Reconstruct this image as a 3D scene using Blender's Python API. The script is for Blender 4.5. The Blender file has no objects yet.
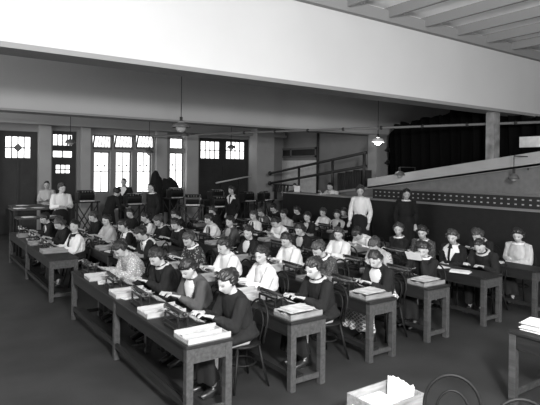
import bpy, math, random
from mathutils import Vector, Matrix, Euler, noise
random.seed(7)
scene = bpy.context.scene
COL = scene.collection
R = math.radians
PI = math.pi

# ------------------------------------------------------------------ camera
CAMZ, FPX = 2.15, 513.0
S35, C35 = math.sin(R(35)), math.cos(R(35))
cam_d = bpy.data.cameras.new('camera'); cam = bpy.data.objects.new('camera', cam_d); COL.objects.link(cam)
cam_d.sensor_width = 36; cam_d.lens = FPX / 540 * 36
cam_d.shift_y = -(202.5 - 169.5) / 540
cam.location = (0, 0, CAMZ)
fwd = Vector((S35, C35, 0)); right = Vector((C35, -S35, 0)); up = Vector((0, 0, 1))
roll = 0.011
r2 = right * math.cos(roll) + up * math.sin(roll); u2 = up * math.cos(roll) - right * math.sin(roll)
m = Matrix((r2, u2, -fwd)).transposed().to_4x4(); m.translation = cam.location
cam.matrix_world = m
cam_d.clip_end = 200
scene.camera = cam

# ------------------------------------------------------------------ materials
MATS = {}
def mat(name, g, rough=0.7, metal=0.0, var=0.0, scale=8.0, bump=0.0, stretch=(1, 1, 1), spec=0.3):
    if name in MATS: return MATS[name]
    m = bpy.data.materials.new(name); m.use_nodes = True; MATS[name] = m
    nt = m.node_tree; b = nt.nodes['Principled BSDF']
    b.inputs['Base Color'].default_value = (g, g, g, 1); b.inputs['Roughness'].default_value = rough
    b.inputs['Metallic'].default_value = metal; b.inputs['Specular IOR Level'].default_value = spec
    if var or bump:
        tc = nt.nodes.new('ShaderNodeTexCoord'); mp = nt.nodes.new('ShaderNodeMapping')
        mp.inputs['Scale'].default_value = stretch
        n = nt.nodes.new('ShaderNodeTexNoise'); n.inputs['Scale'].default_value = scale; n.inputs['Detail'].default_value = 5
        nt.links.new(tc.outputs['Object'], mp.inputs[0]); nt.links.new(mp.outputs[0], n.inputs['Vector'])
        if var:
            cr = nt.nodes.new('ShaderNodeValToRGB')
            cr.color_ramp.elements[0].position = .3; cr.color_ramp.elements[1].position = .7
            a, c = g * (1 - var), g * (1 + var)
            cr.color_ramp.elements[0].color = (a, a, a, 1); cr.color_ramp.elements[1].color = (c, c, c, 1)
            nt.links.new(n.outputs['Fac'], cr.inputs[0]); nt.links.new(cr.outputs[0], b.inputs['Base Color'])
        if bump:
            bp = nt.nodes.new('ShaderNodeBump'); bp.inputs['Strength'].default_value = bump; bp.inputs['Distance'].default_value = .01
            nt.links.new(n.outputs['Fac'], bp.inputs['Height']); nt.links.new(bp.outputs[0], b.inputs['Normal'])
    return m
def emit(name, g, s):
    m = bpy.data.materials.new(name); m.use_nodes = True; nt = m.node_tree; b = nt.nodes['Principled BSDF']
    b.inputs['Base Color'].default_value = (g, g, g, 1)
    b.inputs['Emission Color'].default_value = (1, 1, 1, 1); b.inputs['Emission Strength'].default_value = s
    return m
def pattern(name, kind, g0, g1, scale):
    m = bpy.data.materials.new(name); m.use_nodes = True; nt = m.node_tree; b = nt.nodes['Principled BSDF']
    b.inputs['Roughness'].default_value = .85
    tc = nt.nodes.new('ShaderNodeTexCoord')
    cr = nt.nodes.new('ShaderNodeValToRGB'); cr.color_ramp.interpolation = 'CONSTANT'
    cr.color_ramp.elements[0].color = (g0, g0, g0, 1); cr.color_ramp.elements[1].color = (g1, g1, g1, 1)
    if kind == 'voronoi':
        t = nt.nodes.new('ShaderNodeTexVoronoi'); t.inputs['Scale'].default_value = scale
        nt.links.new(tc.outputs['Object'], t.inputs['Vector']); nt.links.new(t.outputs['Distance'], cr.inputs[0])
        cr.color_ramp.elements[1].position = .33
        cr.color_ramp.elements[0].color, cr.color_ramp.elements[1].color = (g1, g1, g1, 1), (g0, g0, g0, 1)
    else:
        t = nt.nodes.new('ShaderNodeTexWave'); t.inputs['Scale'].default_value = scale; t.bands_direction = 'X'
        t2 = nt.nodes.new('ShaderNodeTexWave'); t2.inputs['Scale'].default_value = scale; t2.bands_direction = 'Z'
        mx = nt.nodes.new('ShaderNodeMath'); mx.operation = 'MAXIMUM'
        if kind == 'stripe': nt.links.new(tc.outputs['Object'], t.inputs['Vector']); nt.links.new(t.outputs['Fac'], cr.inputs[0]); cr.color_ramp.elements[1].position = .6
        else:
            mp = nt.nodes.new('ShaderNodeMapping'); mp.inputs['Rotation'].default_value = (0.2, .7, .3)
            nt.links.new(tc.outputs['Object'], mp.inputs[0])
            nt.links.new(mp.outputs[0], t.inputs['Vector']); nt.links.new(mp.outputs[0], t2.inputs['Vector'])
            nt.links.new(t.outputs['Fac'], mx.inputs[0]); nt.links.new(t2.outputs['Fac'], mx.inputs[1]); nt.links.new(mx.outputs[0], cr.inputs[0])
            cr.color_ramp.elements[1].position = .8
    nt.links.new(cr.outputs[0], b.inputs['Base Color'])
    return m

FLOOR = mat('floor_boards', .028, .6, var=.3, scale=1.6, bump=.15)
WALLG = mat('painted_wall', .22, .85, var=.06, scale=2)
WALLL = mat('pale_plaster', .34, .85, var=.06, scale=2)
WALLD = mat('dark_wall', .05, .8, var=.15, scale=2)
BEAMW = mat('whitewashed_beam', .57, .85, var=.03, scale=.7)
BEAMG = mat('grey_beam', .42, .85, var=.05, scale=.6)
TRIM = mat('beam_moulding', .26, .8)
CEILM = mat('ceiling_boards', .86, .85, var=.06, scale=1)
DOORD = mat('dark_door', .03, .6, var=.2, scale=3)
FRAME = mat('window_frame', .14, .7)
GLOW = emit('daylit_pane', .9, 2.2)
BULB = emit('lit_globe', .9, 9.0)
OAK = mat('oak_table', .05, .6, var=.35, scale=5, stretch=(6, .6, 6), bump=.15)
OAKTOP = mat('oak_top', .013, .6, var=.3, scale=5, stretch=(6, .6, 6), bump=.1)
PINE = mat('pale_pine', .33, .75, var=.16, scale=6, stretch=(1, 5, 5))
PINE2 = mat('worn_pine', .20, .75, var=.25, scale=6, stretch=(1, 5, 5))
BOXM = mat('box_boards', .26, .75, var=.3, scale=6, stretch=(1, 5, 5), bump=.3)
PAPER = mat('paper', .70, .8, var=.08, scale=20)
PAPER2 = mat('grey_paper', .45, .8, var=.3, scale=14)
CARBON = mat('carbon_paper', .05, .6)
BLACK = mat('black_enamel', .012, .3, spec=.5)
IRON = mat('iron', .03, .5, metal=.2)
NICKEL = mat('nickel', .45, .3, metal=1)
RUBBER = mat('platen_rubber', .02, .6)
KEYM = mat('key_glass', .30, .3)
BENT = mat('bentwood', .010, .5, spec=.15)
SKIN = mat('skin', .39, .6)
EYE = mat('eye_dark', .09, .4); LIP = mat('lips', .26, .5)
SHOE = mat('shoe_leather', .018, .35, spec=.5)
SHOEW = mat('light_shoe_leather', .35, .4)
HAIRD = mat('dark_hair', .012, .45, var=.4, scale=25, bump=.9, stretch=(1, .25, 1), spec=.5)
HAIRB = mat('brown_hair', .035, .45, var=.4, scale=25, bump=.9, stretch=(1, .25, 1), spec=.5)
HAIRF = mat('fair_hair', .13, .5, var=.4, scale=25, bump=.9, stretch=(1, .25, 1))
CLOTH = dict(
    white=mat('white_cotton', .66, .85, var=.06, scale=16, bump=.9, stretch=(1, 1, .35)),
    light=mat('light_grey_cotton', .40, .85, var=.12, scale=16, bump=.9, stretch=(1, 1, .35)),
    grey=mat('grey_wool', .06, .9, var=.15, scale=16, bump=.9, stretch=(1, 1, .35)),
    dark=mat('dark_wool', .010, .9, var=.25, scale=16, bump=.9, stretch=(1, 1, .35)),
    black=mat('black_wool', .009, .9, var=.25, scale=16, bump=.9, stretch=(1, 1, .35)),
    print=pattern('printed_cotton', 'voronoi', .02, .30, 34),
    dots=pattern('dotted_silk', 'voronoi', .03, .16, 60),
    lace=pattern('lace_cotton', 'voronoi', .30, .72, 46),
    stripe=pattern('striped_cotton', 'stripe', .5, .2, 22),
    plaid=pattern('plaid_wool', 'plaid', .16, .62, 9))

# ------------------------------------------------------------------ geometry helper
class G:
    def __init__(s): s.v = []; s.f = []; s.m = []
    def add(s, vs, fs, mi=0):
        o = len(s.v); s.v += [tuple(v) for v in vs]
        for f in fs: s.f.append(tuple(i + o for i in f)); s.m.append(mi)
        return s
    def box(s, x0, x1, y0, y1, z0, z1, mi=0, M=None):
        vs = [Vector((x, y, z)) for x in (x0, x1) for y in (y0, y1) for z in (z0, z1)]
        if M: vs = [M @ v for v in vs]
        return s.add(vs, [(0, 1, 3, 2), (4, 6, 7, 5), (0, 4, 5, 1), (2, 3, 7, 6), (0, 2, 6, 4), (1, 5, 7, 3)], mi)
    def bar(s, a, b, w, h=None, mi=0, upv=(0, 0, 1)):
        a, b = Vector(a), Vector(b); h = h or w
        t = (b - a).normalized(); x = t.cross(Vector(upv))
        if x.length < 1e-4: x = Vector((1, 0, 0))
        x.normalize(); y = x.cross(t)
        vs = [p + x * (i * w / 2) + y * (j * h / 2) for p in (a, b) for i in (-1, 1) for j in (-1, 1)]
        return s.add(vs, [(0, 1, 3, 2), (4, 6, 7, 5), (0, 4, 5, 1), (2, 3, 7, 6), (0, 2, 6, 4), (1, 5, 7, 3)], mi)
    def tube(s, pts, rad, n=10, mi=0, ref=(1, 0, 0), closed=False):
        pts = [Vector(p) for p in pts]; N = len(pts)
        rad = [(r, r) if not isinstance(r, (tuple, list)) else r for r in (rad if isinstance(rad, (list, tuple)) else [rad] * N)]
        vs = []; ref = Vector(ref)
        for i, p in enumerate(pts):
            if closed: t = pts[(i + 1) % N] - pts[i - 1]
            else: t = pts[min(i + 1, N - 1)] - pts[max(i - 1, 0)]
            t.normalize(); x = ref - t * ref.dot(t)
            if x.length < .05: x = Vector((0, 1, 0)) - t * t.y
            x.normalize(); y = t.cross(x)
            if not closed: pass
            for k in range(n):
                a = 2 * PI * k / n
                vs.append(p + x * (rad[i][0] * math.cos(a)) + y * (rad[i][1] * math.sin(a)))
        fs = []
        for i in range(N if closed else N - 1):
            j = (i + 1) % N
            for k in range(n):
                fs.append((i * n + k, i * n + (k + 1) % n, j * n + (k + 1) % n, j * n + k))
        if not closed:
            fs.append(tuple(reversed(range(n)))); fs.append(tuple((N - 1) * n + k for k in range(n)))
        return s.add(vs, fs, mi)
    def ell(s, c, r, nu=14, nv=9, mi=0, M=None, fn=None):
        c = Vector(c); vs = []
        r = r if isinstance(r, (tuple, list)) else (r, r, r)
        def P(a, b):
            d = Vector((math.sin(b) * math.cos(a), math.sin(b) * math.sin(a), math.cos(b)))
            p = Vector((d.x * r[0], d.y * r[1], d.z * r[2]))
            if fn: p = fn(d, p)
            p = c + p
            return M @ p if M else p
        vs.append(P(0, 0))
        for j in range(1, nv):
            for k in range(nu): vs.append(P(2 * PI * k / nu, PI * j / nv))
        vs.append(P(0, PI)); fs = []
        for k in range(nu): fs.append((0, 1 + k, 1 + (k + 1) % nu))
        for j in range(nv - 2):
            for k in range(nu):
                a = 1 + j * nu
                fs.append((a + k, a + nu + k, a + nu + (k + 1) % nu, a + (k + 1) % nu))
        L = len(vs) - 1; a = 1 + (nv - 2) * nu
        for k in range(nu): fs.append((a + k, L, a + (k + 1) % nu))
        return s.add(vs, fs, mi)
    def lathe(s, prof, c=(0, 0, 0), n=16, mi=0):
        c = Vector(c); vs = [c + Vector((r * math.cos(2 * PI * k / n), r * math.sin(2 * PI * k / n), z)) for r, z in prof for k in range(n)]
        fs = [(i * n + k, i * n + (k + 1) % n, (i + 1) * n + (k + 1) % n, (i + 1) * n + k) for i in range(len(prof) - 1) for k in range(n)]
        return s.add(vs, fs, mi)
    def mesh(s, name, mats, smooth=False):
        me = bpy.data.meshes.new(name); me.from_pydata(s.v, [], s.f)
        for mm in mats: me.materials.append(mm)
        me.polygons.foreach_set('material_index', s.m)
        if smooth: me.polygons.foreach_set('use_smooth', [True] * len(s.f))
        me.update(); return me
    def build(s, name, mats, parent=None, smooth=False, bevel=0):
        if not isinstance(mats, (list, tuple)): mats = [mats]
        o = bpy.data.objects.new(name, s.mesh(name, mats, smooth)); COL.objects.link(o)
        if parent: o.parent = parent
        if bevel:
            b = o.modifiers.new('bevel', 'BEVEL'); b.width = bevel; b.segments = 2
        return o

def tag(o, label, cat, group=None, kind=None):
    if label: o['label'] = label
    if cat: o['category'] = cat
    if group: o['group'] = group
    if kind: o['kind'] = kind
    return o
def struct(o, label=None):
    o['kind'] = 'structure'
    if label: o['label'] = label
    return o
def empty(name, loc, rz=0, sc=1):
    o = bpy.data.objects.new(name, None); COL.objects.link(o); o.location = loc; o.rotation_euler = (0, 0, rz)
    o.scale = (sc, sc, sc); o.empty_display_size = .1; return o
def use(name, me, parent=None, mats=None, loc=None, rz=None):
    o = bpy.data.objects.new(name, me); COL.objects.link(o)
    if parent: o.parent = parent
    if loc: o.location = loc
    if rz is not None: o.rotation_euler = (0, 0, rz)
    if mats:
        for i, mm in enumerate(mats): o.material_slots[i].link = 'OBJECT'; o.material_slots[i].material = mm
    return o
KIDS = {}
def copy_tree(o, parent=None):
    c = o.copy(); COL.objects.link(c)
    if parent: c.parent = parent
    for ch in o.children: copy_tree(ch, c)
    return c
def remesh(g, voxel, it=4, name='m'):
    me = g.mesh('tmp', [SKIN]); o = bpy.data.objects.new('tmp', me); COL.objects.link(o)
    a = o.modifiers.new('r', 'REMESH'); a.mode = 'VOXEL'; a.voxel_size = voxel; a.use_smooth_shade = True
    if it: b = o.modifiers.new('s', 'SMOOTH'); b.factor = .5; b.iterations = it
    dg = bpy.context.evaluated_depsgraph_get(); dg.update()
    out = bpy.data.meshes.new_from_object(o.evaluated_get(dg)); out.name = name
    bpy.data.objects.remove(o); bpy.data.meshes.remove(me)
    return out

# a point of the photograph's survey carried on to the real plane Y = const or X = const (metres)
def hz(u): return 169.5 + .011 * (u - 270)
def onY(u, v, Y):
    t = (u - 270) / FPX; X = Y * (S35 + C35 * t) / (C35 - S35 * t); d = S35 * X + C35 * Y
    return X, CAMZ + (hz(u) - v) * d / FPX
def onX(u, v, X):
    t = (u - 270) / FPX; Y = X * (C35 - S35 * t) / (S35 + C35 * t); d = S35 * X + C35 * Y
    return Y, CAMZ + (hz(u) - v) * d / FPX

# ------------------------------------------------------------------ people
def T3(v): return Matrix.Translation(v)
def skel(seated=True, lean=12, pitch=25, yaw=0, lh=(-.10, .40, .775), rh=(.10, .40, .775), flat=False):
    k = dict(seated=seated); L = R(lean)
    P0 = Vector((0, 0, .50 if seated else .93)); k['P0'] = P0
    def ax(s): return P0 + Vector((0, math.sin(L) * s * (.55 + .95 * s), math.cos(L * (.5 + s)) * s))
    k['ax'] = ax
    nb = ax(.47); dirn = (ax(.47) - ax(.40)).normalized()
    nt = nb + (dirn * .8 + Vector((0, .35, .75))).normalized() * .05
    k['nb'], k['nt'] = nb, nt
    Rm = Euler((R(-pitch), 0, R(yaw)), 'XYZ').to_matrix()
    hc = nt + Rm @ Vector((0, .022, .083)); k['head'] = T3(hc) @ Rm.to_4x4()
    for s, h in ((-1, lh), (1, rh)):
        sh = ax(.415) + Vector((s * .165, 0, 0)); h = Vector(h)
        d = h - sh; a, b = .27, .245; D = d.length
        if D > .50: h = sh + d * (.50 / D); d = h - sh; D = .50
        t = (a * a - b * b + D * D) / (2 * D); hh = math.sqrt(max(0, a * a - t * t))
        pole = Vector((s * .45, -.35, -1)); u = d.normalized(); pole = (pole - u * pole.dot(u)).normalized()
        k['arm%d' % s] = (sh, sh + u * t + pole * hh, h)
    if seated: k['legs'] = [[Vector((s * .085, 0, .505)), Vector((s * .10, .40, .49)), Vector((s * .09, .36, .10))] for s in (-1, 1)]
    else: k['legs'] = [[Vector((s * .085, 0, .90)), Vector((s * .09, .02, .50)), Vector((s * .09, 0, .09))] for s in (-1, 1)]
    return k

def headfn(d, p):
    x, y, z = d
    p = p.copy()
    if z < -.1:
        t = (-.1 - z) / .9; p.x *= 1 - .38 * t; p.y *= (1 - .30 * t if y < 0 else 1 - .02 * t)
        if y > 0: p.y += .012 * t
    if y > .1:
        n = math.exp(-((p.x / .011) ** 2) - ((p.z + .024) / .022) ** 2); p.y += .021 * n
        n = math.exp(-((p.x / .008) ** 2) - ((p.z + .0) / .03) ** 2); p.y += .008 * n
        for s in (-1, 1):
            e = math.exp(-(((p.x - s * .031) / .017) ** 2) - ((p.z - .002) / .013) ** 2); p.y -= .010 * e
            c = math.exp(-(((p.x - s * .038) / .022) ** 2) - ((p.z + .035) / .022) ** 2); p.y += .004 * c
        e = math.exp(-((p.x / .024) ** 2) - ((p.z + .062) / .011) ** 2); p.y += .006 * e
        e = math.exp(-((p.x / .02) ** 2) - ((p.z + .098) / .014) ** 2); p.y += .007 * e
        b = math.exp(-((p.z - .026) / .012) ** 2); p.y += .003 * b
    return p
def hand(g, w, e, s, flat):
    f = (w - e).normalized(); f = (f + Vector((0, .5, -.1))).normalized()
    side = Vector((1, 0, 0)) - f * f.x; side.normalize(); upv = side.cross(f)
    W = lambda a, b, c: w + side * a + f * b + upv * c
    g.tube([W(0, -.01, 0), W(0, .03, .002), W(0, .075, 0), W(0, .09, -.004)], [(.022, .017), (.032, .016), (.037, .013), (.034, .010)], 10, ref=side)
    for i, (x, l) in enumerate(((-.029, .055), (-.010, .064), (.010, .066), (.028, .058))):
        x *= -s * -1
        dz = 0 if flat else 1
        g.tube([W(x, .07, 0), W(x * 1.1, .085 + l * .45, .004 * dz), W(x * 1.12, .085 + l * .85, -.020 * dz), W(x * 1.12, .085 + l * .95, -.038 * dz)], [.0095, .009, .0082, .006], 7, ref=side)
    g.tube([W(-s * .02, .015, -.002), W(-s * .043, .04, -.01), W(-s * .046, .07, -.018)], [.012, .0105, .008], 7, ref=side)
def body_mesh(k, name):
    g = G(); ax = k['ax']
    g.tube([ax(-.04), ax(.02), ax(.13), ax(.26), ax(.36), ax(.42), k['nb']], [(.13, .09), (.16, .11), (.115, .085), (.13, .09), (.15, .085), (.13, .065), (.05, .05)], 16)
    g.tube([ax(.42), k['nb'], k['nt'], k['nt'] + (k['head'].translation - k['nt']) * .6], [(.06, .055), (.052, .052), (.047, .049), (.045, .05)], 12)
    g.ell((0, 0, 0), (.072, .092, .115), 40, 30, M=k['head'], fn=headfn)
    for s in (-1, 1):
        g.ell((s * .073, -.008, -.008), (.011, .02, .03), 8, 8, M=k['head'])
        sh, e, w = k['arm%d' % s]
        g.tube([sh, sh.lerp(e, .5), e, e.lerp(w, .35), w.lerp(e, .08), w], [.046, .040, .036, .035, .024, .022], 10, ref=(0, 0, 1) if abs((e - sh).normalized().z) < .8 else (0, 1, 0))
        hand(g, w, e, s, k.get('flat'))
    for i, (h, kn, an) in enumerate(k['legs']):
        g.tube([h, h.lerp(kn, .5), kn + (kn - h) * .02], [.08, .07, .056], 10, ref=(1, 0, 0))
        g.tube([kn, kn.lerp(an, .3), kn.lerp(an, .8), an], [.056, .055, .036, .033], 10, ref=(1, 0, 0))
        g.tube([an + Vector((0, -.03, -.02)), an + Vector((0, .05, -.045)), an + Vector((0, .13, -.065))], [(.03, .035), (.036, .026), (.03, .018)], 8)
    me = remesh(g, .0058, 2, name)
    me.materials.clear(); [me.materials.append(x) for x in (SKIN, EYE, LIP)]
    inv = k['head'].inverted()
    for p in me.polygons:
        c = inv @ p.center
        if c.y > .05 and abs(c.x) < .06 and abs(c.z) < .12:
            x = abs(c.x)
            if ((x - .031) / .015) ** 2 + ((c.z - .001) / .0052) ** 2 < 1: p.material_index = 1
            elif ((x - .033) / .019) ** 2 + ((c.z - .024 + (x - .033) ** 2 * 12) / .0032) ** 2 < 1: p.material_index = 1
            elif (x / .023) ** 2 + ((c.z + .062) / .0075) ** 2 < 1: p.material_index = 2
    return me
def blouse_mesh(k, full=1.0, sleeve=1.0, low=False):
    g = G(); ax = k['ax']; f = full
    nbz = [ax(-.02), ax(.04), ax(.10), ax(.16), ax(.27), ax(.35), ax(.41), ax(.45), ax(.478)]
    g.tube(nbz, [(.165, .125), (.165, .125), (.145, .112), (.155 * f, .125 * f), (.168 * f, .135 * f), (.180, .125), (.168, .105), (.115, .088), (.066, .064)], 18)
    for s in (-1, 1):
        sh, e, w = k['arm%d' % s]
        rf = (0, 0, 1) if abs((e - sh).normalized().z) < .8 else (0, 1, 0)
        a = [sh + Vector((-s * .05, 0, 0)), sh, sh.lerp(e, .4), sh.lerp(e, .8), e]
        g.tube(a, [.062, .070, .066 * f, .062 * f, .056 * f], 10, ref=rf)
        if sleeve > .5:
            g.tube([e, e.lerp(w, .3), e.lerp(w, .65), e.lerp(w, .9), e.lerp(w, .97)], [.056 * f, .056 * f, .048 * f, .032, .034], 10, ref=rf)
        g.ell(e, .056 * f, 10, 8)
    me = remesh(g, .011, 3, 'blouse')
    NR = [v.normal.copy() for v in me.vertices]
    for v in me.vertices:
        n = noise.noise(v.co * 11) * .007 + noise.noise(Vector((v.co.x * 34, v.co.y * 34, v.co.z * 12))) * .006
        v.co += NR[v.index] * n
    me.materials.clear(); me.materials.append(CLOTH['white']); return me
def skirt_mesh(k, trousers=False):
    g = G()
    if trousers:
        for (h, kn, an) in k['legs']:
            if k['seated']: g.tube([h + Vector((0, -.08, .01)), h.lerp(kn, .5), kn + Vector((0, .03, 0))], [.105, .1, .082], 12); g.ell(kn, .082, 10, 8)
            else: g.tube([h, kn], [.11, .088], 12)
            g.tube([kn, an + Vector((0, 0, .03))], [.082, .066], 12)
        g.ell(k['P0'], (.175, .135, .10 if not k['seated'] else .09), 14, 10)
    elif k['seated']:
        g.tube([(0, -.02, .66), (0, -.01, .60), (0, .0, .53)], [(.145, .115), (.17, .13), (.20, .14)], 16)
        g.tube([(0, -.13, .53), (0, 0, .535), (0, .2, .53), (0, .40, .515), (0, .455, .44), (0, .45, .32), (0, .43, .17)],
               [(.15, .06), (.205, .085), (.215, .09), (.20, .09), (.19, .085), (.21, .095), (.24, .12)], 20)
    else:
        a = k['ax']
        g.tube([a(.14), a(.07), a(0), Vector((0, 0, .80)), Vector((0, 0, .5)), Vector((0, 0, .16))], [(.13, .105), (.155, .125), (.19, .15), (.20, .165), (.22, .19), (.27, .24)], 20)
    me = remesh(g, .014, 3, 'skirt')
    NR = [v.normal.copy() for v in me.vertices]
    for v in me.vertices:
        c = v.co
        if (k['seated'] and c.z < .45 and c.y > .25) or (not k['seated'] and c.z < .85 and not trousers):
            t = min(1, ((.45 if k['seated'] else .85) - c.z) / .3); a = math.atan2(c.x, c.y - (.4 if k['seated'] else 0))
            v.co += NR[v.index] * (.012 * t * math.sin(a * 9 + c.z * 2))
        v.co += NR[v.index] * noise.noise(c * 9) * .006
    me.materials.clear(); me.materials.append(CLOTH['dark']); return me
def patch(k, th_fn, off=.016, thick=.006, nt=96, s0=.05, s1=.478, ns=52, name='collar'):
    ax = k['ax']
    S = [-.02, .04, .10, .16, .27, .35, .41, .445, .475]
    RX = [.165, .165, .145, .158, .172, .180, .165, .11, .066]; RY = [.125, .125, .112, .128, .138, .118, .098, .080, .066]
    def rr(s):
        for i in range(8):
            if s <= S[i + 1]: t = (s - S[i]) / (S[i + 1] - S[i]); return RX[i] + (RX[i + 1] - RX[i]) * t, RY[i] + (RY[i + 1] - RY[i]) * t
        return RX[-1], RY[-1]
    g = G(); idx = {}; vs = []; fs = []
    def vert(i, j, l):
        key = (i % nt, j, l)
        if key not in idx:
            s = s0 + (s1 - s0) * j / ns; th = 2 * PI * (i % nt) / nt; rx, ry = rr(s)
            o = off + l * thick; c = ax(s); t = (ax(s + .01) - ax(s - .01)).normalized(); y = t.cross(Vector((1, 0, 0)))
            # th=0 front
            if y.y < 0: y = -y
            idx[key] = len(vs); vs.append(c + Vector((1, 0, 0)) * (math.sin(th) * (rx + o)) + y * (math.cos(th) * (ry + o)))
        return idx[key]
    on = lambda i, j: 0 <= j < ns and th_fn(((i % nt) + .5) / nt * 360, s0 + (s1 - s0) * (j + .5) / ns)
    for i in range(nt):
        for j in range(ns):
            if on(i, j):
                fs.append((vert(i, j, 1), vert(i + 1, j, 1), vert(i + 1, j + 1, 1), vert(i, j + 1, 1)))
                fs.append((vert(i, j + 1, 0), vert(i + 1, j + 1, 0), vert(i + 1, j, 0), vert(i, j, 0)))
                for (a, b, p, q) in ((i - 1, j, (i, j), (i, j + 1)), (i + 1, j, (i + 1, j + 1), (i + 1, j)), (i, j - 1, (i + 1, j), (i, j)), (i, j + 1, (i, j + 1), (i + 1, j + 1))):
                    if not on(a, b): fs.append((vert(*p, 0), vert(*q, 0), vert(*q, 1), vert(*p, 1)))
    return g.add(vs, fs).mesh(name, [CLOTH['white']], True)
def deg(a): return abs(((a + 180) % 360) - 180)
PATCH = {
    'collar': lambda a, s: s > .375 + .0 * a and (deg(a) > 12 or s < .45) and not (deg(a) < 26 * (s - .36) / .12 and s > .40) or (deg(a) < 34 and .25 < s < .40 and deg(a) > 5 and deg(a) < 34 * (s - .22) / .15),
    'sailor': lambda a, s: (deg(a) > 18 and s > .36) or (deg(a) < 30 and .2 < s <= .42 and 6 < deg(a) < 30 * (s - .16) / .2),
    'vee': lambda a, s: s > .22 and deg(a) < 46 * (s - .2) / .27,
    'tie': lambda a, s: (.43 < s) or (deg(a) < 5 + 9 * (.43 - s) / .2 and .16 < s) or (.39 < s and deg(a) < 20),
    'band': lambda a, s: s > .452,
    'vest': lambda a, s: s < .43 and not (deg(a) < 38 * (s - .24) / .18) and not (60 < deg(a) < 120 and s > .33) and s > .08,
    'straps': lambda a, s: (14 < deg(a) < 30 and s > .14 and s < .46) or (150 < deg(a) < 166 and s > .14 and s < .46),
}
# hair
def hair_mesh(style):
    sd = dict(puff=1, wave=5, low=9, men=13)[style]
    def fn(d, p):
        x, y, z = d; q = p.copy()
        lim = {'puff': .62, 'wave': .56, 'low': .54, 'men': .66}[style] - .30 * abs(x) + .05 * math.sin(x * 6 + sd)
        front = y > .10 and z < lim
        q *= 1 + .07 * noise.noise(Vector((x * 2.2 + sd, y * 2.2, z * 2.2)))
        if style == 'puff': q *= 1 + .05 * math.sin(math.atan2(x, z) * 5 + sd)
        if style == 'wave':
            q *= 1 + .05 * math.sin(z * 13 + abs(x) * 6)
            if abs(x) > .5 and z < .25 and y > -.6: q.x *= 1.16
            if abs(x + .25) < .07 and z > .3: q *= .95
        if style == 'low' and abs(x - .2) < .06 and z > .2: q *= .965
        if front:
            mm = min(1, max(0, (lim - z) / .10)) * min(1, (y - .10) / .20)
            q *= 1 - .38 * mm
        if z < -.3: q *= 1 - .38 * min(1, (-.3 - z) / .4)
        return q
    r = dict(puff=(.101, .116, .122), wave=(.096, .112, .114), low=(.088, .106, .119), men=(.079, .100, .114))[style]
    g = G(); g.ell((0, -.014, .016), r, 48, 36, fn=fn)
    if style == 'puff': g.ell((.01, -.105, .06), (.055, .05, .052), 16, 12).ell((-.03, -.10, .03), (.045, .045, .04), 12, 9)
    if style == 'wave': g.ell((0, -.115, -.03), (.060, .045, .045), 16, 12).ell((.03, -.03, .105), (.055, .06, .025), 16, 10)
    if style == 'low': g.ell((0, -.105, -.05), (.052, .045, .042), 16, 12)
    me = remesh(g, .0058, 2, 'hair')
    NR = [v.normal.copy() for v in me.vertices]
    for v in me.vertices:
        c = v.co; a = math.atan2(c.x, c.z + .02)
        v.co += NR[v.index] * (.0022 * math.sin(a * 38 + c.y * 60 + 5 * noise.noise(c * 14)) + .0025 * math.sin(a * 15 + c.y * 30 + 3 * noise.noise(c * 14)) + .006 * noise.noise(c * 32 + Vector((sd, 0, 0))))
    me.materials.clear(); me.materials.append(HAIRD); return me
HAIRS = {s: hair_mesh(s) for s in ('puff', 'wave', 'low', 'men')}
RIB = G().tube([(.092 * math.cos(a), -.014 + .106 * math.sin(a), .062 + .02 * math.sin(a)) for a in [2 * PI * k / 28 for k in range(28)]], [(.012, .004)] * 28, 8, closed=True, ref=(0, 0, 1)).mesh('hair_ribbon', [CLOTH['black']], True)
HATB = G().tube([(.088 * math.cos(a), -.02 + .10 * math.sin(a), .04 + .03 * math.sin(a)) for a in [2 * PI * k / 28 for k in range(28)]], [(.014, .004)] * 28, 8, closed=True, ref=(0, 0, 1)).mesh('b', [CLOTH['black']], True)
def shoe_mesh():
    g = G(); g.tube([(0, -.07, -.055), (0, -.04, -.045), (0, .04, -.05), (0, .11, -.066), (0, .165, -.072)], [(.026, .035), (.032, .045), (.038, .036), (.042, .026), (.022, .016)], 12)
    g.box(-.022, .022, -.085, -.035, -.10, -.055); g.box(-.036, .036, .02, .15, -.10, -.082)
    g.tube([(0, -.015, -.05), (0, -.025, .06)], [(.04, .045), (.042, .046)], 10)
    return remesh(g, .01, 2, 'shoe')
SHOEM = shoe_mesh()
SHOEM.materials.clear(); SHOEM.materials.append(SHOE)

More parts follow.
